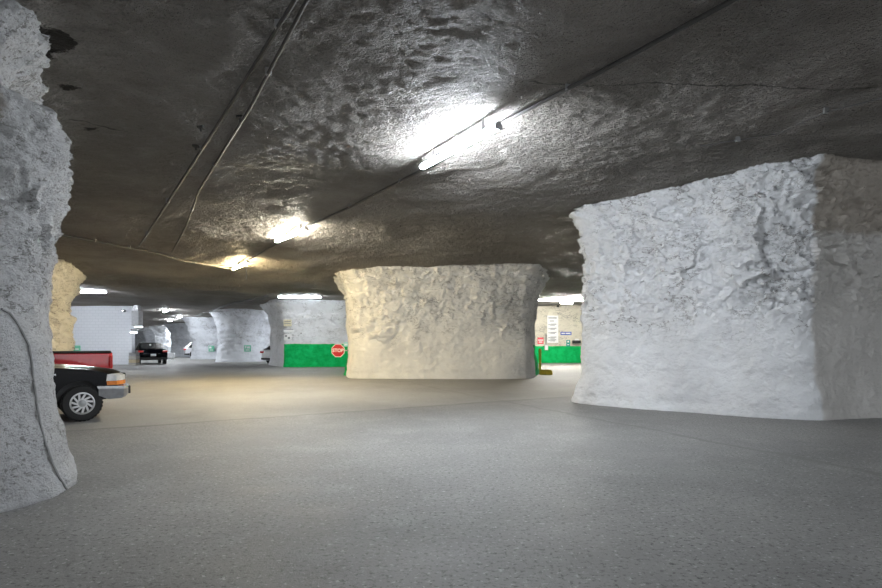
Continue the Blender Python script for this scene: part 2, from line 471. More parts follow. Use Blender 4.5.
t = NT('painted_block'); p = t.pos()
br = t.n('ShaderNodeTexBrick'); br.inputs['Scale'].default_value = 1; br.inputs['Brick Width'].default_value = .4; br.inputs['Row Height'].default_value = .2
br.inputs['Mortar Size'].default_value = .012; br.inputs['Color1'].default_value = (.72, .74, .78, 1); br.inputs['Color2'].default_value = (.74, .76, .80, 1); br.inputs['Mortar'].default_value = (.62, .64, .68, 1)
cb = t.n('ShaderNodeCombineXYZ'); sx = t.xyz(p); t.l(sx[0], cb.inputs[0]); t.l(sx[2], cb.inputs[1]); t.l(cb.outputs[0], br.inputs['Vector'])
t.color(br.outputs['Color']); t.rough(.6); t.normal(t.bump(br.outputs['Fac'], -.3, .01)); m_block = t.m
bm = bmesh.new(); box(bm, (-27.8, 41.45, 2.06), (12.2, .5, 4.12))
tag(link('wall_left', bm, m_block, smooth=False), kind='structure')

# ------------------------------------------------------------------ tube lights
m_housing = plain('fixture_grey', (.42, .43, .44), .45)
m_bracket = plain('galvanised_steel', (.34, .34, .34), .4, .7)
GL = {}
def glow_mat(kind, s):
    cols = {'cool': (.86, .92, 1.0), 'warm': (1.0, .80, .45), 'mild': (1.0, .93, .76), 'neutral': (1.0, .97, .90)}
    if (kind, s) not in GL: GL[(kind, s)] = glow(kind + '_tube_glow_%d' % len(GL), cols[kind], s)
    return GL[(kind, s)]

def tube_light(label, c, direction, kind, s, tubes=2, rod=False, tl=1.2, group='tube lights under the cave roof'):
    """c: point at the centre of the fixture's underside"""
    dx, dy = direction
    o = thing('tube_light', label, 'light', c, math.atan2(dy, dx), group)
    L = tubes * tl + .06
    bm = bmesh.new(); box(bm, (0, 0, .085), (L, .085, .05)); link('housing', bm, m_housing, o, False, .01)
    for k in range(tubes):
        cx = (k - (tubes - 1) / 2) * tl; bm = bmesh.new()
        prof = [(-.032, .062), (-.052, .048), (-.054, .026), (-.04, .006), (-.02, -.004), (0, -.006), (.02, -.004), (.04, .006), (.054, .026), (.052, .048), (.032, .062)]
        A = [bm.verts.new((cx - tl / 2 + .03, a, b)) for a, b in prof]; B = [bm.verts.new((cx + tl / 2 - .03, a, b)) for a, b in prof]
        for i in range(len(prof) - 1): bm.faces.new((A[i], A[i + 1], B[i + 1], B[i]))
        bm.faces.new(A); bm.faces.new(B[::-1]); bm.faces.new((A[0], A[-1], B[-1], B[0]))
        link('tube', bm, glow_mat(kind, s), o)
    for k in range(tubes + 1):
        bm = bmesh.new(); box(bm, ((k - tubes / 2) * tl, 0, .032), (.05, .12, .075)); link('end_cap', bm, m_housing, o, False, .008)
    for sx in (-.32, .32):
        x, y = c[0] + sx * L * dx, c[1] + sx * L * dy
        top = roof_detail(x, y) - c[2] + .03
        bm = bmesh.new(); box(bm, (sx * L, 0, .5 * (.10 + max(.13, top))), (.03, .05, max(.13, top) - .10)); link('bracket', bm, m_bracket, o, False)
    if rod:
        bm = bmesh.new(); tube(bm, [(-1.15, .03, .05), (-1.15, .03, -.62)], .018); link('drop_rod', bm, m_bracket, o)
    return o

ROW = Vector((-.53, .848)).normalized()
S1 = 104.
a, b = ceil_pt(427, 168, .27), ceil_pt(491, 131, .27); c1 = (a + b) / 2; d1 = (a - b); d1.z = 0; d1.normalize()
tube_light('brightest white twin tube light, in the middle of the near ceiling', c1 - Vector((0, 0, .0)), d1[:2], 'cool', S1)
tube_light('unseen tube light added behind the viewer for fill', (6.6, -1.2, roof_z(6.6, -1.2) - .2), d1[:2], 'cool', 70.)  # added out of view as fill for the right pillar's dim side and foreground
a, b = ceil_pt(280, 243, .17), ceil_pt(302, 230, .17); c2 = (a + b) / 2; d2 = a - b; d2.z = 0; d2.normalize()
tube_light('warm tube light second along the ceiling conduit from the bright white one', c2, d2[:2], 'mild', 115.)
a, b = ceil_pt(234, 271, .17), ceil_pt(247, 262, .17); c3 = (a + b) / 2; d3 = a - b; d3.z = 0; d3.normalize()
tube_light('warm yellow tube light with a drop rod, at the end of the ceiling conduit', c3, d3[:2], 'warm', 115., rod=True)
def light_at(label, px, py, d, direction, kind, s, **kw):
    q = at(px, py, d); q.z = min(q.z, roof_z(q.x, q.y) - .15)
    return tube_light(label, q, direction, kind, s, **kw)
light_at('white tube light above the blank block wall, beside the cream pillar', 80, 286, 29.6, (.97, .25), 'cool', 60.)
light_at('added tube light brightening the block wall, hidden by the cream pillar', 42, 290, 35.5, (1, 0), 'cool', 60.)  # unseen extra fixture, brightens the block wall
light_at('long white tube light above the green-banded pillar face', 300, 294.5, 33.2, (1, .03), 'cool', 42.)
light_at('left one of two white tube lights above the cream wall', 549, 299.5, 36, (1, 0), 'neutral', 130., tubes=1, tl=1.4)
light_at('right one of two white tube lights above the cream wall', 575, 301, 36, (1, .0), 'neutral', 130., tubes=1, tl=1.5)
light_at('small white tube light set back above the pair at the cream wall', 566, 297, 39, (.8, .6), 'neutral', 130., tubes=1)
light_at('far tube light above the black car, nearest of the far three', 166, 308.5, 45, (-.53, .85), 'cool', 75.)
light_at('far tube light right of the other two above the black car', 180, 314.5, 51, (-.53, .85), 'cool', 34.)
light_at('far tube light lowest of the three above the black car', 170.5, 319.5, 56, (-.53, .85), 'cool', 55.)

light_at('added far tube light, hidden behind the pillar with the silver car in front', 178, 330, 69.3, (1, 0), 'cool', 60.)  # extra fixture kept out of sight to light the next far pillar
light_at('added farthest tube light, hidden behind the white box duct', 132.5, 327, 70, (1, 0), 'cool', 60.)  # added out of sight to lift the dark farthest pillars
light_at('added tube light between pillars, hidden behind the green-banded pillar', 306, 312, 46.4, (1, 0), 'cool', 60.)  # hidden fill, added for the widest far pillar's dark side and the white car
# ------------------------------------------------------------------ conduits and cables on the roof
m_cond = plain('dark_conduit', (.045, .043, .04), .5)
m_wire = plain('grey_cable', (.06, .058, .055), .7)
def run(name, label, cat, pix, r, mat, drop=.05, nclip=6, clip='clip', lead=0.):
    P = [ceil_pt(*q, drop) for q in pix]
    if lead: P.insert(0, P[0] + (P[0] - P[1]).normalized() * lead)
    pts = []
    for A, B in zip(P, P[1:]):
        m = max(2, int((B - A).length / .5))
        for i in range(m):
            q = A.lerp(B, i / m); q.z = min(q.z, roof_detail(q.x, q.y) - r); pts.append(q)
    pts.append(P[-1])
    base = pts[len(pts) // 2].copy()
    o = thing(name, label, cat, base)
    bm = bmesh.new(); tube(bm, [q - base for q in pts], r); link('pipe' if 'conduit' in name else 'wire', bm, mat, o)
    for k in range(nclip):
        q = pts[int((k + .5) / nclip * (len(pts) - 1))] - base
        bm = bmesh.new(); box(bm, q + Vector((0, 0, .03)), (.07, .05, .10)); link(clip, bm, m_bracket, o, False)
    return o
run('ceiling_conduit', 'dark conduit along the ceiling carrying the bright and warm tube lights', 'conduit', [(760, -14), (733, 0), (600, 72), (492, 128), (426, 168), (350, 207), (302, 229), (280, 242), (247, 261), (234, 270)], .03, m_cond, .06, 12, lead=7.5)
run('ceiling_conduit', 'straight dark conduit at upper left, left one of the close pair', 'conduit', [(305, -16), (295, 0), (222, 118), (140, 245)], .028, m_cond, .06, 6, lead=8)
run('ceiling_conduit', 'bent dark conduit at upper left, right one of the close pair', 'conduit', [(316, -14), (307, 0), (250, 108), (199, 190), (186, 226), (172, 252)], .024, m_cond, .06, 6, lead=8)
run('ceiling_conduit', 'conduit crossing the ceiling from the left pillar to the yellow tube light', 'conduit', [(40, 231), (95, 241), (160, 254), (235, 270)], .035, m_cond, .06, 6)
run('ceiling_conduit', 'thin distant conduit on the low far ceiling left of the green-banded pillar', 'conduit', [(268, 296), (230, 304), (196, 316)], .04, m_cond, .07, 3)
run('ceiling_cable', 'thin faint cable with a small box over the right pillar', 'cable', [(700, 146), (777, 134), (826, 112), (890, 96)], .010, m_wire, .05, 2, 'junction_box')
def roof_bolt(label, px, py):
    q = ceil_pt(px, py); o = thing('roof_bolt', label, 'bolt', (q.x, q.y, q.z), 0)
    bm = bmesh.new(); box(bm, (0, 0, .0), (.10, .10, .05)); link('plate', bm, m_cond, o, False, .01)
    bm = bmesh.new(); cyl(bm, (0, 0, .02), (0, 0, -.07), .014); link('rod', bm, m_cond, o)
    return o
roof_bolt('dark roof bolt just left of the straight conduit at upper left', 201, 127)
roof_bolt('small dark roof bolt touching the straight conduit, below the other one', 196, 146)
roof_bolt('dark roof bolt beside the bend of the right conduit of the pair', 240, 117)

# cable stuck under the paint of the left pillar
dg = bpy.context.evaluated_depsgraph_get()
def hit(px, py, off=.0):
    d = at(px, py, 1) - Vector((0, 0, CH)); d.normalize()
    dg.update() if False else None
    ok, loc, nrm, idx, ob, mx = SC.ray_cast(bpy.context.evaluated_depsgraph_get(), Vector((0, 0, CH)), d)
    if nrm.dot(d) > 0: nrm = -nrm
    return loc + nrm * off, nrm, ob
pts = [hit(*q, .008)[0] for q in [(1, 309), (9, 313), (16, 322), (22, 333), (28, 345), (31, 362), (33, 382), (36, 404), (40, 425), (45, 444), (52, 464), (59, 479), (66, 489)]]
pp = []
for A, B in zip(pts, pts[1:]):
    for i in range(4): pp.append(A.lerp(B, i / 4))
pp.append(pts[-1])
bm = bmesh.new(); tube(bm, pp, .012)
tag(link('hose', bm, plain('dusty_dark_rubber', (.27, .27, .265), .8)), 'dark dusty hose running down the face of the near left pillar', 'hose')

# ------------------------------------------------------------------ vehicles (x forward, y left, front axle at x = 0)
m_tire = plain('tyre_rubber', (.018, .018, .018), .75, nscale=30)
m_alloy = plain('alloy', (.62, .62, .63), .3, .8)
m_glass = plain('dark_car_glass', (.012, .014, .016), .06, 0, .05, .6)
m_trim = plain('black_plastic', (.02, .02, .02), .5)
m_bump = plain('grey_bumper', (.20, .205, .215), .4)
m_chrome = plain('chrome', (.75, .75, .76), .15, .95)
m_lens = plain('clear_lens', (.70, .70, .70), .12, .2)
m_amber = plain('amber_lens', (.75, .22, .03), .2)
m_red_l = plain('red_lens', (.55, .015, .015), .2)
m_plate = plain('number_plate', (.72, .73, .75), .5)
WH = {}
def wheels(root, axles, half, r, w, spokes, suf):
    for ax in axles:
        for s in (-1, 1):
            key = (suf, s)
            if key not in WH:
                y0 = s * w / 2
                bm = bmesh.new()
                lathe(bm, [(r * .58, -w / 2 + .01), (r * .66, -w / 2), (r * .92, -w / 2 + .005), (r * .985, -w / 2 + .035), (r, -w / 6), (r * .985, 0), (r, w / 6), (r * .985, w / 2 - .035), (r * .92, w / 2 - .005), (r * .66, w / 2), (r * .58, w / 2 - .01)], seg=44)
                for k in range(30):      # tread blocks on the shoulders
                    a = 2 * PI * k / 30
                    for sy in (-1, 1):
                        box(bm, (r * .985 * math.cos(a), sy * (w / 2 - .025), r * .985 * math.sin(a)), (.014, .035, .045), Matrix.Rotation(-a, 3, 'Y'))
                t0 = link('wheel', bm, m_tire)
                bm = bmesh.new(); f = s * (w / 2)
                lathe(bm, [(r * .60, f - s * .03), (r * .61, f + s * .008), (r * .55, f + s * .010), (r * .51, f - s * .012), (r * .50, f - s * .10), (.05, f - s * .10)], seg=40)
                for k in range(spokes):
                    a = 2 * PI * (k + .25) / spokes
                    R = Matrix.Rotation(-a, 3, 'Y')
                    box(bm, R @ Vector((r * .33, f - s * .018, r * .05)), (r * .42, .03, r * 1.15 / spokes), R @ Matrix.Rotation(.25, 3, 'Y'))
                rim = link('rim', bm, m_alloy, t0)
                bm = bmesh.new(); lathe(bm, [(r * .19, f - s * .05), (r * .19, f + s * .004), (r * .15, f + s * .016), (.01, f + s * .02)], seg=24); hub = link('hub_cap', bm, m_housing, t0)
                WH[key] = (t0, rim, hub); cur = t0
            else:
                t0, rim, hub = WH[key]
                cur = t0.copy(); COL.objects.link(cur)
                for c_ in (rim, hub):
                    d = c_.copy(); COL.objects.link(d); d.parent = cur
            cur.parent = root; cur.location = (ax, s * half, r)

def arch(cx, r, zb, zc, n=14):
    """points of a wheel arch opening from the front to the back"""
    a0 = math.asin((zb - zc) / r)
    return [(cx + r * math.cos(a0 + (PI - 2 * a0) * i / n), zc + r * math.sin(a0 + (PI - 2 * a0) * i / n)) for i in range(n + 1)]

def side_sheet(bm, poly, yf, s, th=.012):
    A = [bm.verts.new((x, s * (yf(z) + .006), z)) for x, z in poly]; B = [bm.verts.new((x, s * (yf(z) - th), z)) for x, z in poly]
    n = len(poly); bm.faces.new(A); bm.faces.new(B[::-1])
    for k in range(n): bm.faces.new((A[k], B[k], B[(k + 1) % n], A[(k + 1) % n]))

def cross_sheet(bm, a, b, ya, yb, out, th=.012):
    """sheet spanning the width between (x, z) points a and b, lifted by out along its normal"""
    d = Vector((b[0] - a[0], b[1] - a[1])).normalized(); n = Vector((-d.y, d.x)) * out
    q = [(a, -ya), (a, ya), (b, yb), (b, -yb)]
    A = [bm.verts.new((p[0] + n.x, y, p[1] + n.y)) for p, y in q]; B = [bm.verts.new((p[0] - n.x * th / abs(out), y, p[1] - n.y * th / abs(out))) for p, y in q]
    bm.faces.new(A); bm.faces.new(B[::-1])
    for k in range(4): bm.faces.new((A[k], B[k], B[(k + 1) % 4], A[(k + 1) % 4]))

def body_warp(w, xf, xr, front=.22, rear=.12, top=.05, zt=.95, zb=.55):
    def f(x, y, z, v):
        a = abs(v)
        if a > .80: y = y
        x2 = x
        fx = sstep(xf - .9, xf, x); rx = sstep(xr + .7, xr, x) if xr + .7 > xr else 0
        rx = 1 - sstep(xr, xr + .7, x)
        x2 -= front * fx * a ** 3.2; x2 += rear * rx * a ** 3.2
        z2 = z - top * sstep(.45, 1, a) * sstep(zt - .35, zt + .1, z) * 1.
        # body side bulges between sill and shoulder
        yy = y * (1 - .035 * sstep(.75, 1.2, z) - .03 * (1 - sstep(.35, .6, z)))
        return (x2, yy, z2)
    return f

def pickup(label, loc, rz, paint, k=1., wr=.37, rim=10, wb=3.0, cab=1.75, bed=1.85, bump=None, suf='a', zlift=0., bedcap=False):
    o = thing('pickup_truck', label, 'pickup truck', loc, rz)
    hw = .87 * k; zb = .44 + zlift; sh = 1.14 + zlift
    xf = .80; xc0 = -.52; xc1 = xc0 - cab; xb = xc1 - .03; xr = xb - bed
    st = [-hw, -hw * .985, -hw * .93, -hw * .75, -hw * .4, 0, hw * .4, hw * .75, hw * .93, hw * .985, hw]
    # front clip, doors and cab shell below the windows
    out = [(xf - .03, .50 + zlift), (xf, .70 + zlift), (xf, .86 + zlift), (xf - .04, .96 + zlift), (xf - .16, 1.01 + zlift), (xf - .45, 1.06 + zlift), (0, 1.105 + zlift), (xc0, sh), (xc0 - .3, sh), (xc1, sh), (xc1, zb)]
    out += [(-.75, zb)] + arch(0, .475 * k ** .5, zb + .02, wr, 16)[::-1] + [(.55, .46 + zlift)]
    bm = bmesh.new(); loft(bm, out, st, body_warp(hw, xf, xc1 - 2, .26, 0)); link('body', bm, paint, o)
    # black liner of the wheel arches
    for ax in (0, -wb):
        bm = bmesh.new(); pts = arch(ax, .465 * k ** .5, zb + .05, wr, 14); prism(bm, pts, -hw + .16, hw - .16); link('wheel_liner', bm, m_trim, o)
    # greenhouse
    g = [(xc0 + .02, sh - .03), (xc0 - .62, 1.66 + zlift), (xc0 - .95, 1.72 + zlift), (xc1 + .25, 1.72 + zlift), (xc1 + .08, 1.66 + zlift), (xc1 + .01, sh - .03)]
    yf = lambda z: hw * .955 - .28 * max(0, z - sh)
    def wg(x, y, z, v): return (x - (.10 * abs(v) ** 3 if x > xc0 - .8 else 0), v * yf(z) * (1 - .02 * (z > 1.7 + zlift)), z - .03 * abs(v) ** 4 * (z > 1.5))
    bm = bmesh.new(); loft(bm, g, [-1, -.97, -.8, -.4, 0, .4, .8, .97, 1], wg); cabm = link('cab', bm, paint, o)
    for s in (-1, 1):
        bm = bmesh.new(); side_sheet(bm, [(xc0 - .30, sh + .02), (xc0 - .70, 1.60 + zlift), (xc0 - 1.15, 1.63 + zlift), (xc0 - 1.18, sh + .02)], yf, s); link('side_window', bm, m_glass, cabm, False)
        bm = bmesh.new(); side_sheet(bm, [(xc0 - 1.25, sh + .02), (xc0 - 1.23, 1.63 + zlift), (xc1 + .2, 1.62 + zlift), (xc1 + .12, sh + .02)], yf, s); link('side_window', bm, m_glass, cabm, False)
        bm = bmesh.new(); box(bm, (xc0 - .28, s * (hw + .10), sh + .08), (.10, .20, .16)); link('mirror', bm, m_trim, o, False, .03)
        bm = bmesh.new(); box(bm, (xc0 - 1.08, s * (hw * .975 + .012), sh - .14), (.17, .03, .05)); link('door_handle', bm, m_trim, o, False, .01)
    bm = bmesh.new(); cross_sheet(bm, (xc0 - .58, 1.63 + zlift), (xc0 - .06, sh + .03), hw * .72, hw * .82, .02); link('windshield', bm, m_glass, cabm, False)
    bm = bmesh.new(); cross_sheet(bm, (xc1 + .01, sh + .08), (xc1 + .07, 1.62 + zlift), hw * .78, hw * .68, .02); link('rear_window', bm, m_glass, cabm, False)
    # load bed: two sides with wheel arch, head wall, floor, tailgate
    zbt = sh + .03
    for s in (-1, 1):
        pr = [(xb, zbt), (xr, zbt), (xr, zb + .12)] + [(-wb - .6, zb + .02)] + arch(-wb, .475 * k ** .5, zb + .02, wr, 14)[::-1] + [(xb, zb)]
        bm = bmesh.new()
        def wb_(x, y, z, v): return (x + .10 * (1 - sstep(xr, xr + .25, x)) * v ** 3, s * (hw - .09 + y * (1 - .03 * sstep(.9, 1.15, z))), z - .03 * v ** 3 * (z > 1.0))
        loft(bm, pr, [0, .05, .075, .085, .09], wb_); link('bed_side', bm, paint, o)
        bm = bmesh.new(); box(bm, ((xb + xr) / 2, s * (hw - .06), zbt + .015), (bed - .02, .11, .03)); link('rail_cap', bm, m_trim, o, False, .012)
        bm = bmesh.new(); box(bm, (xr + .035, s * (hw - .045), .93 + zlift), (.09, .11, .30)); link('tail_light', bm, m_red_l, o, False, .02)
    bm = bmesh.new(); box(bm, ((xb + xr) / 2, 0, .72 + zlift), (bed, 2 * hw - .18, .06)); link('bed_floor', bm, m_trim, o, False)
    bm = bmesh.new(); box(bm, (xb - .03, 0, .92 + zlift), (.05, 2 * hw - .16, .46)); link('bed_head_wall', bm, paint, o, False)
    bm = bmesh.new(); box(bm, (xr + .03, 0, (zbt + zb + .2) / 2), (.07, 2 * hw - .22, zbt - zb - .2)); tg = link('tailgate', bm, paint, o, False, .02)
    bm = bmesh.new(); box(bm, (xr - .01, 0, zbt - .10), (.03, .2, .07)); link('latch_handle', bm, m_trim, tg, False, .01)
    # bumpers
    def bw(x, y, z, v): return (x - .17 * abs(v) ** 3.5, y, z - .01 * abs(v) ** 4)
    bs = [v * (hw + .01) for v in (-1, -.97, -.85, -.5, 0, .5, .85, .97, 1)]
    bm = bmesh.new(); loft(bm, [(.45, .52 + zlift), (.62, .44 + zlift), (.86, .45 + zlift), (.90, .50 + zlift), (.90, .64 + zlift), (.45, .66 + zlift)], bs, bw); fb = link('front_bumper', bm, m_bump, o)
    bm = bmesh.new(); loft(bm, [(.44, .66 + zlift), (.905, .64 + zlift), (.915, .67 + zlift), (.90, .70 + zlift), (.42, .71 + zlift)], bs, bw); link('bumper_strip', bm, m_chrome, fb)
    for s in (-1, 1):
        bm = bmesh.new(); box(bm, (.91, s * .32, .57 + zlift), (.07, .05, .17)); link('bumper_guard', bm, m_trim, fb, False, .015)
    bm = bmesh.new(); box(bm, (xr - .08, 0, .56 + zlift), (.16, 2 * hw - .1, .16)); rb = link('rear_bumper', bm, m_chrome if bump is None else bump, o, False, .03)
    bm = bmesh.new(); box(bm, (xr - .17, 0, .57 + zlift), (.02, .30, .13)); link('number_plate', bm, m_plate, rb, False)
    # grille and lamps
    bm = bmesh.new(); box(bm, (xf - .0, 0, .83 + zlift), (.06, .95 * k, .22)); gr = link('grille', bm, m_trim, o, False, .02)
    for q in (-.06, 0, .06):
        bm = bmesh.new(); box(bm, (xf + .03, 0, .83 + q + zlift), (.02, .9 * k, .018)); link('bar', bm, m_chrome, gr, False)
    for s in (-1, 1):
        cy = lambda t, z: None
        bm = bmesh.new()
        prm = [(.60, .80), (.615, .93), (.70, .945), (.78, .90), (.78, .80)]
        lowp = [(.61, .715), (.60, .795), (.78, .795), (.785, .715)]
        def wl(x, y, z, v): return (x - .10 - .16 * (v - .3) + .12, s * (hw * (.52 + .485 * v)), z + zlift)
        hl = bmesh.new(); loft(hl, prm, [0, .5, .9, 1.0], lambda x, y, z, v: (x + .075 - .26 * abs(.55 + .45 * v) ** 3.2, s * hw * (.55 + .462 * v), z + zlift)); h_ = link('headlight', hl, m_lens, o)
        al = bmesh.new(); loft(al, lowp, [0, .5, .9, 1.0], lambda x, y, z, v: (x + .08 - .26 * abs(.55 + .45 * v) ** 3.2, s * hw * (.55 + .464 * v), z + zlift)); link('turn_signal', al, m_amber, o)
        bm = bmesh.new(); box(bm, (-.56, s * (hw * .985 + .005), .955 + zlift), (.24, .012, .035)); link('badge', bm, m_chrome, o, False, .004)
    # underside so one cannot look through
    bm = bmesh.new(); box(bm, ((xf + xr) / 2 - .1, 0, .50 + zlift), (xf - xr - .5, 2 * hw - .5, .18)); link('chassis', bm, m_trim, o, False)
    wheels(o, (0, -wb), hw - .12, wr, .235, rim, suf)
    return o

m_black = plain('black_car_paint', (.0015, .0018, .003), .14, 0, .1, 0.); m_black.node_tree.nodes['Principled BSDF'].inputs['Specular IOR Level'].default_value = .12
m_redp = plain('red_car_paint', (.50, .008, .014), .25, 0, .05, 1.)
pickup('black pickup truck, only its front fender, wheel and grey bumper showing past the left pillar', (-7.65, 12.38, 0), math.radians(37), m_black, wr=.36, rim=11, zlift=-.01, suf='a')
rt = pickup('red pickup truck parked behind the black pickup, its bed and tail towards the right', (-13.2, 13.75, 0), PI + math.radians(30), m_redp, k=1.08, wr=.38, rim=8, wb=3.3, cab=2.0, bed=2.25, zlift=.13, suf='b')

def car(name, label, cat, loc, rz, paint, L=4.7, W=1.85, H=1.5, wb=2.75, wr=.34, roof=((-.35, .98), (-1.25, 1.0), (-2.6, .98), (-3.45, .74)), sh=.95, zb=.24, suf='c', tail=.72, hoodz=.82):
    o = thing(name, label, cat, loc, rz); hw = W / 2; xf = (L - wb) * .47; xr = xf - L
    st = [v * hw for v in (-1, -.985, -.93, -.75, -.4, 0, .4, .75, .93, .985, 1)]
    rx = roof[-1][0]
    out = [(xf - .05, zb + .04), (xf, zb + .25), (xf - .05, hoodz - .16), (xf - .22, hoodz - .02), (roof[0][0] + .1, sh - .02), (roof[0][0] - .2, sh), (rx, sh + .03), (xr + .10, sh - .0), (xr + .03, sh - .12), (xr, tail - .22), (xr + .06, zb + .1), (xr + .2, zb + .02)]
    out += arch(-wb, wr * 1.13, zb, wr, 12)[::-1] + arch(0, wr * 1.13, zb, wr, 12)[::-1]
    bm = bmesh.new(); loft(bm, out, st, body_warp(hw, xf, xr, .35, .22, .05, sh)); body = link('body', bm, paint, o)
    for ax in (0, -wb):
        bm = bmesh.new(); prism(bm, arch(ax, wr * 1.11, zb + .03, wr, 12), -hw + .14, hw - .14); link('wheel_liner', bm, m_trim, o)
    g = [(roof[0][0] + .15, sh - .03), (roof[1][0], H - .05), (roof[1][0] - .35, H), (roof[2][0], H - .02), (rx, sh + .02), (rx + .2, sh - .04)]
    yf = lambda z: hw * .93 - .33 * max(0, z - sh)
    bm = bmesh.new(); loft(bm, g, [-1, -.97, -.8, -.4, 0, .4, .8, .97, 1], lambda x, y, z, v: (x, v * yf(z), z - .035 * abs(v) ** 4 * (z > H - .2))); cb_ = link('cabin', bm, paint, o)
    for s in (-1, 1):
        mid = (roof[1][0] + roof[2][0]) / 2 + .1
        bm = bmesh.new(); side_sheet(bm, [(roof[0][0] - .18, sh + .03), (roof[1][0] - .12, H - .11), (mid, H - .08), (mid, sh + .03)], yf, s); link('side_window', bm, m_glass, cb_, False)
        bm = bmesh.new(); side_sheet(bm, [(mid - .06, sh + .03), (mid - .06, H - .08), (roof[2][0] + .0, H - .11), (rx + .35, sh + .06)], yf, s); link('side_window', bm, m_glass, cb_, False)
        bm = bmesh.new(); box(bm, (roof[0][0] - .30, s * (hw + .07), sh + .05), (.12, .2, .13)); link('mirror', bm, paint, o, False, .03)
        bm = bmesh.new(); box(bm, (xr + .19, s * (hw - .17), sh - .10), (.26, .33, .13)); link('tail_light', bm, m_red_l, o, False, .03)
        bm = bmesh.new(); box(bm, (xf - .26, s * (hw - .22), hoodz - .14), (.30, .32, .13)); link('headlight', bm, m_lens, o, False, .03)
    bm = bmesh.new(); cross_sheet(bm, (roof[1][0] + .03, H - .08), (roof[0][0] + .08, sh + .02), hw * .70, hw * .84, .02); link('windshield', bm, m_glass, cb_, False)
    bm = bmesh.new(); cross_sheet(bm, (rx + .06, sh + .08), (roof[2][0] - .10, H - .09), hw * .80, hw * .66, .02); rw = link('rear_window', bm, m_glass, cb_, False)
    bm = bmesh.new(); box(bm, (xr - .0, 0, tail - .19), (.03, .34, .15)); link('number_plate', bm, m_plate, o, False)
    bm = bmesh.new(); loft(bm, [(xr + .4, zb + .04), (xr - .02, zb + .07), (xr - .03, zb + .20), (xr + .4, zb + .22)], st, lambda x, y, z, v: (x + .20 * abs(v) ** 3.2, y * .985, z)); link('rear_bumper', bm, m_trim, o)
    bm = bmesh.new(); box(bm, (xf - .02, 0, zb + .26), (.08, W * .55, .18)); link('grille', bm, m_trim, o, False, .02)
    wheels(o, (0, -wb), hw - .11, wr, .22, 10, suf)
    return o, xr, sh
hd = math.atan2(.85, -.53)
def place_rear(px, py, heading, fn, L, wb, **kw):
    """put the middle of the tail above a floor point"""
    q = floor_pt(px, py); xr = (L - wb) * .47 - L
    loc = (q.x - xr * math.cos(heading), q.y - xr * math.sin(heading), 0)
    return fn(loc=loc, rz=heading, L=L, wb=wb, **kw)
bc, xr_, sh_ = place_rear(153.3, 364.6, hd, lambda **k: car('car', 'black hatchback car seen from behind, beside the white block wall', 'car', paint=m_black, suf='c', **k), 4.7, 2.8, W=1.88, H=1.54, wr=.36, sh=1.02, zb=.30, tail=.86,
    hoodz=.95, roof=((-.45, .98), (-1.35, 1.0), (-2.55, .98), (-3.45, .74)))
bm = bmesh.new(); box(bm, (-3.02, .12, 1.37), (.10, .13, .09), Matrix.Rotation(.6, 3, 'Y')); st_ = link('sticker', bm, m_plate, bc, False); st_['label'] = 'white sticker on rear window'
m_whitep = plain('white_car_paint', (.78, .79, .80), .3, 0, .04, .6)
m_silver = plain('silver_car_paint', (.60, .61, .62), .3, .3, .05, .6)
place_rear(268.5, 364.2, math.radians(62), lambda **k: car('car', 'white car half hidden behind the edge of the green-banded pillar', 'car', paint=m_whitep, suf='d', **k), 4.5, 2.65, W=1.8, H=1.46)
car('car', 'silver car tail poking out left of a far pillar with a green sign', 'car', (-22.0, 59.4, 0), math.radians(10), m_silver, L=4.5, W=1.8, H=1.66, wb=2.65, roof=((-.4, .98), (-1.2, 1.0), (-2.9, .98), (-3.55, .74)), suf='e')

# ------------------------------------------------------------------ signs
m_red_s = plain('stop_red', (.46, .015, .02), .45, vary=.04)
m_white_s = plain('sign_white', (.82, .82, .82), .45, vary=.03)
m_back = plain('sign_metal', (.4, .4, .4), .4, .6)
def octagon(bm, r, y0, y1): prism(bm, [(r * math.cos(PI / 8 + k * PI / 4), r * math.sin(PI / 8 + k * PI / 4)) for k in range(8)], y0, y1)
q = at(338, 350.5, 26.9)
o = thing('stop_sign', 'red octagonal stop sign on a bracket at the left edge of the centre pillar', 'sign', q, math.radians(-6))
bm = bmesh.new(); octagon(bm, .325, 0, .008); link('border', bm, m_white_s, o, False)
bm = bmesh.new(); octagon(bm, .297, -.006, .004); link('face', bm, m_red_s, o, False)
text_mesh('STOP', .215, m_white_s, o, loc=(0, -.008, 0))
bm = bmesh.new(); box(bm, (.28, .03, .0), (.66, .03, .05)); link('bracket', bm, m_back, o, False)

def panel(name, label, px0, py0, px1, py1, d, mat, rz=0, th=.02, rows=(), bar=None, cat='sign', frame=None, fit=True):
    """small flat sign; rows are (x0, x1, y, height) of smudged lines, as shares of the face"""
    ys_ = [hit(px, py)[0].y for px in (px0, (px0 + px1) / 2, px1) for py in (py0, (py0 + py1) / 2, py1)]
    ys_ = [v for v in ys_ if abs(v - d) < 2.5]
    if ys_ and fit: d = min(ys_) - .03
    a, b = at(px0, py0, d), at(px1, py1, d); c = (a + b) / 2; w, h = abs(b.x - a.x), abs(a.z - b.z)
    o = thing(name, label, cat, c, rz)
    bm = bmesh.new(); box(bm, (0, 0, 0), (w, th, h)); link('panel', bm, mat, o, False)
    if rows:
        bm = bmesh.new()
        for x0, x1, y, hh in rows: box(bm, ((x0 + x1 - 1) / 2 * w, -th / 2 - .002, (.5 - y) * h), ((x1 - x0) * w, .006, hh * h))
        link('printing', bm, bar, o, False)
    if frame:
        bm = bmesh.new()
        for sx in (-1, 1): box(bm, (sx * w / 2, 0, 0), (.05, th + .03, h + .05))
        for sz in (-1, 1): box(bm, (0, 0, sz * h / 2), (w, th + .03, .05))
        link('frame', bm, frame, o, False)
    return o
m_ink = plain('grey_ink', (.22, .23, .24), .6)
m_blue = plain('sign_blue', (.03, .08, .42), .45)
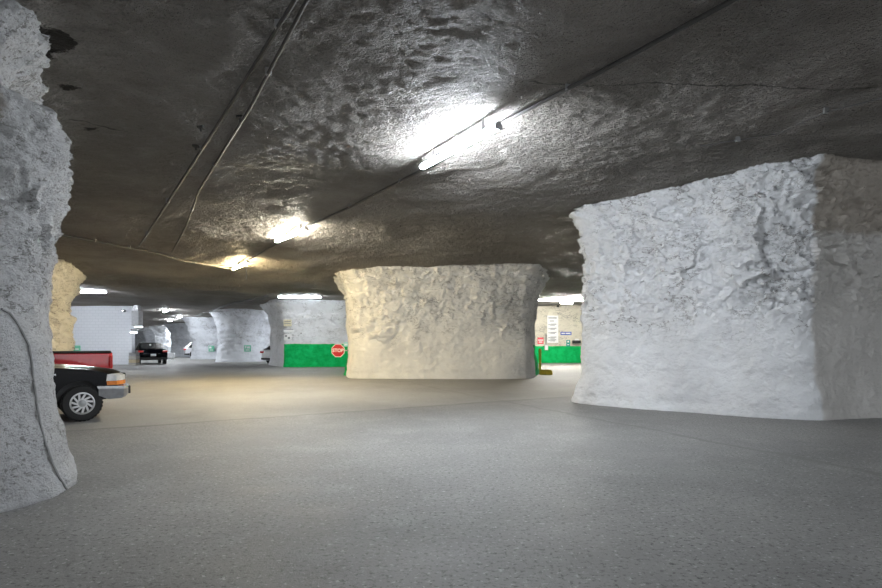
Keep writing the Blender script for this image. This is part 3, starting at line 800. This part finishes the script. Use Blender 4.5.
m_teal = plain('sign_teal', (.01, .33, .26), .45)
m_green_s = plain('sign_green', (.18, .58, .38), .45)
m_cyan = plain('sign_pale_blue', (.35, .68, .72), .45)
m_pink = plain('sign_red', (.75, .07, .09), .45)
m_cream_s = plain('sign_cream', (.66, .60, .42), .5)
rows = [(.1, .85, .09, .035), (.22, .6, .20, .03)]
for y in (.33, .48, .63, .80, .90): rows += [(.12, .22, y, .035), (.27, .82, y - .015, .028), (.27, .7, y + .025, .022)]
panel('directory_sign', 'tall white directory board with rows of small printing on the cream wall', 547.2, 315.5, 558.3, 343, 43.7, m_white_s, rows=rows, bar=m_ink)
panel('wall_sign', 'small blue sign on the cream wall right of the directory board', 560.5, 331.8, 571.5, 335, 43.8, m_blue, rows=[(.08, .42, .5, .38), (.48, .9, .5, .38)], bar=m_white_s)
panel('wall_sign', 'small red sign beside the centre pillar, left of the directory board', 537.5, 337.5, 543.6, 344, 43.0, m_pink, rows=[(.1, .9, .4, .16), (.2, .8, .7, .14)], bar=m_white_s)
panel('wall_sign', 'teal sign on top of the green band of the cream wall', 566.3, 340, 570, 346.6, 43.4, m_teal, rows=[(.3, .7, .25, .25), (.25, .75, .7, .15)], bar=m_white_s)
panel('wall_sign', 'pale blue plate just above the stop sign', 343.6, 342.2, 348.2, 346.5, 27.3, m_cyan, fit=False, rows=[(.2, .8, .5, .25)], bar=m_white_s)
panel('wall_sign', 'small green sign on the widest far pillar left of the white car', 244.2, 345.2, 251, 351.6, 46.6, m_green_s, rows=[(.15, .3, .3, .4), (.4, .85, .35, .3), (.2, .8, .75, .15)], bar=m_white_s)
panel('wall_sign', 'small green sign on the pillar right of the silver car', 208.6, 345.8, 214.4, 351.5, 53.4, m_green_s, rows=[(.1, .5, .3, .35), (.2, .8, .75, .15)], bar=m_white_s)
panel('wall_sign', 'cream plate high on the corner of the green-banded pillar', 283.6, 319.6, 291.5, 326.2, 36.7, m_cream_s, rows=[(.1, .9, .3, .1), (.1, .9, .6, .1)], bar=m_ink)
panel('wall_sign', 'narrow white plate with dark upper edge, below the cream plate on the pillar', 283.6, 329, 293.5, 332.5, 36.7, m_white_s, rows=[(0, 1, .1, .2)], bar=m_ink)
panel('wall_sign', 'white plate with dark marks, lowest on the green-banded pillar', 284.2, 334, 291.5, 340.5, 36.7, m_white_s, rows=[(.1, .4, .3, .3), (.5, .8, .6, .3)], bar=m_ink)
panel('wall_sign', 'small green-framed sign between the cream pillar and the block wall, over the red bed', 73.5, 345.5, 80.5, 353.5, 40.6, m_green_s, rows=[(.25, .75, .45, .15)], bar=m_white_s)

# ------------------------------------------------------------------ small fittings
m_yel_p = plain('safety_yellow', (.85, .60, .05), .5)
m_grey_b = plain('grey_box_paint', (.55, .57, .57), .5)
q = floor_pt(540, 372.8)
o = thing('bollard', 'yellow guard post beside the right edge of the centre pillar', 'bollard', q)
bm = bmesh.new(); cyl(bm, (0, 0, 0), (0, 0, 1.2), .065, 20); link('post', bm, m_yel_p, o)
bm = bmesh.new(); lathe(bm, [(.065, 0), (.05, .03), (.02, .05)], seg=20); 
bmesh.ops.transform(bm, matrix=Matrix.Translation((0, 0, 1.195)) @ Matrix.Rotation(PI / 2, 4, 'X'), verts=bm.verts); link('cap', bm, m_yel_p, o)
bm = bmesh.new(); box(bm, (0, 0, .012), (.24, .24, .024)); link('base_plate', bm, m_bracket, o, False)
q = floor_pt(545.6, 374.6)
bm = bmesh.new(); prism(bm, [(-.30, 0), (.31, 0), (.31, .16), (.24, .24), (-.23, .24), (-.30, .16)], -.12, .12)
w_ = link('wheel_stop', bm, m_yel_p, None, False, .02); w_.location = q; tag(w_, 'yellow wheel stop block on the floor beside the yellow post', 'wheel stop')
# electrical box on the green band
q = at(546.3, 347.4, hit(546.3, 347.4)[0].y - .08); o = thing('electrical_box', 'small grey box under the directory board at the top of the green band', 'electrical box', q)
bm = bmesh.new(); box(bm, (0, 0, 0), (.26, .14, .42)); link('case', bm, m_grey_b, o, False, .02)
bm = bmesh.new(); box(bm, (0, -.075, 0), (.2, .02, .34)); link('door', bm, m_white_s, o, False, .01)
bm = bmesh.new(); tube(bm, [(-.02, 0, .2), (-.02, .02, 2.05)], .035); link('riser_pipe', bm, m_ink, o)
q = at(576.5, 341.2, 44.0); o = thing('wall_unit', 'small black and white unit on the cream wall near the right pillar', 'wall unit', q)
bm = bmesh.new(); box(bm, (0, 0, -.05), (.62, .22, .22)); link('case', bm, m_trim, o, False, .02)
bm = bmesh.new(); box(bm, (0, 0, .12), (.30, .18, .12)); link('cover', bm, m_white_s, o, False, .02)
q = at(558, 306, hit(558, 308)[0].y - .17); o = thing('camera', 'small dark security camera high on the cream wall', 'camera', q)
bm = bmesh.new(); box(bm, (0, .05, 0), (.14, .28, .14)); link('case', bm, m_trim, o, False, .02)
bm = bmesh.new(); cyl(bm, (0, -.08, 0), (0, -.13, 0), .05); link('lens', bm, m_glass, o)
q = at(123.4, 310.8, 40.9); o = thing('camera', 'small dark security camera at the top of the blank block wall', 'camera', q)
bm = bmesh.new(); box(bm, (0, .08, 0), (.10, .28, .12)); link('case', bm, m_trim, o, False, .02)
bm = bmesh.new(); cyl(bm, (0, -.06, 0), (0, -.11, 0), .04); link('lens', bm, m_glass, o)
# white duct at the end of the block wall with its lamp
a = at(131, 311, 40); b = at(138.9, 330.5, 40); c = (a + b) / 2
o = thing('duct', 'white box duct hung at the end of the block wall', 'duct', c)
bm = bmesh.new(); box(bm, (0, .3, .15), (b.x - a.x - .04, .6, a.z - b.z - .25)); link('casing', bm, plain('duct_paint', (.55, .56, .58), .6), o, False, .03)
bm = bmesh.new(); box(bm, (0, .3, (a.z - b.z) / 2 + .38), (.3, .4, 1.0)); link('riser', bm, m_bracket, o, False)
bm = bmesh.new(); box(bm, (0, .3, -(a.z - b.z) / 2 + .06), (b.x - a.x + .04, .64, .09)); link('flange', bm, m_bracket, o, False, .01)
q = at(132.6, 332.2, 39.9); o = thing('wall_lamp', 'small lit lamp under the white duct', 'lamp', q)
bm = bmesh.new(); box(bm, (0, .15, .04), (.36, .3, .05)); link('housing', bm, m_housing, o, False, .01)
bm = bmesh.new(); box(bm, (0, .15, -.02), (.32, .26, .07)); link('lens', bm, glow_mat('cool', 10.), o, False, .02)
# crates under the duct
m_crate = [plain('pale_crate', (.42, .40, .36), .6), plain('tan_crate', (.50, .42, .28), .6), plain('grey_crate', (.28, .28, .29), .6)]
q = floor_pt(134.2, 365.2); z = 0
for k, (h, w, mi, lb) in enumerate([(.16, .52, 0, 'grey-tan crate at the bottom of the stack beside the block wall'), (.27, .50, 1, 'tan crate second from the floor in the stack beside the block wall'), (.22, .50, 0, 'pale crate in the middle of the stack beside the block wall'), (.20, .46, 2, 'dark grey crate on top of the stack beside the block wall')]):
    o = thing('crate', lb, 'crate', (q.x, q.y, z), 0, 'crates stacked at the block wall')
    bm = bmesh.new(); box(bm, (0, 0, h / 2), (w, .5, h - .01)); link('body', bm, m_crate[mi], o, False, .015)
    bm = bmesh.new(); box(bm, (0, 0, h - .02), (w + .03, .53, .03)); link('rim', bm, m_crate[2], o, False, .006)
    z += h + .003
q = at(171, 356, 55); o = thing('barrier', 'white barrier block right of the black car', 'barrier', (q.x, q.y, 0))
bm = bmesh.new(); prism(bm, [(-.34, .1), (.34, .1), (.34, .52), (.30, .56), (-.30, .56), (-.34, .52)], -.15, .15); link('block', bm, m_white_s, o, False, .02)
for s in (-1, 1):
    bm = bmesh.new(); box(bm, (s * .22, 0, .05), (.12, .36, .1)); link('foot', bm, m_grey_b, o, False)

# ------------------------------------------------------------------ camera, world, colour
cam = bpy.data.cameras.new('camera'); co = bpy.data.objects.new('camera', cam); COL.objects.link(co)
co.location = (0, 0, CH); co.rotation_euler = (PI / 2, 0, 0)
cam.sensor_width = 36; cam.sensor_fit = 'HORIZONTAL'; cam.lens = F / 882 * 36; cam.shift_y = (HZ - 294) / 882
cam.clip_start = .05; cam.clip_end = 400
SC.camera = co
w = bpy.data.worlds.new('world'); SC.world = w; w.use_nodes = True
w.node_tree.nodes['Background'].inputs[0].default_value = (.9, .95, 1, 1); w.node_tree.nodes['Background'].inputs[1].default_value = .42
SC.view_settings.view_transform = 'Standard'; SC.view_settings.look = 'None'; SC.view_settings.gamma = 1; SC.view_settings.use_curve_mapping = False
SC.view_settings.exposure = 2.2
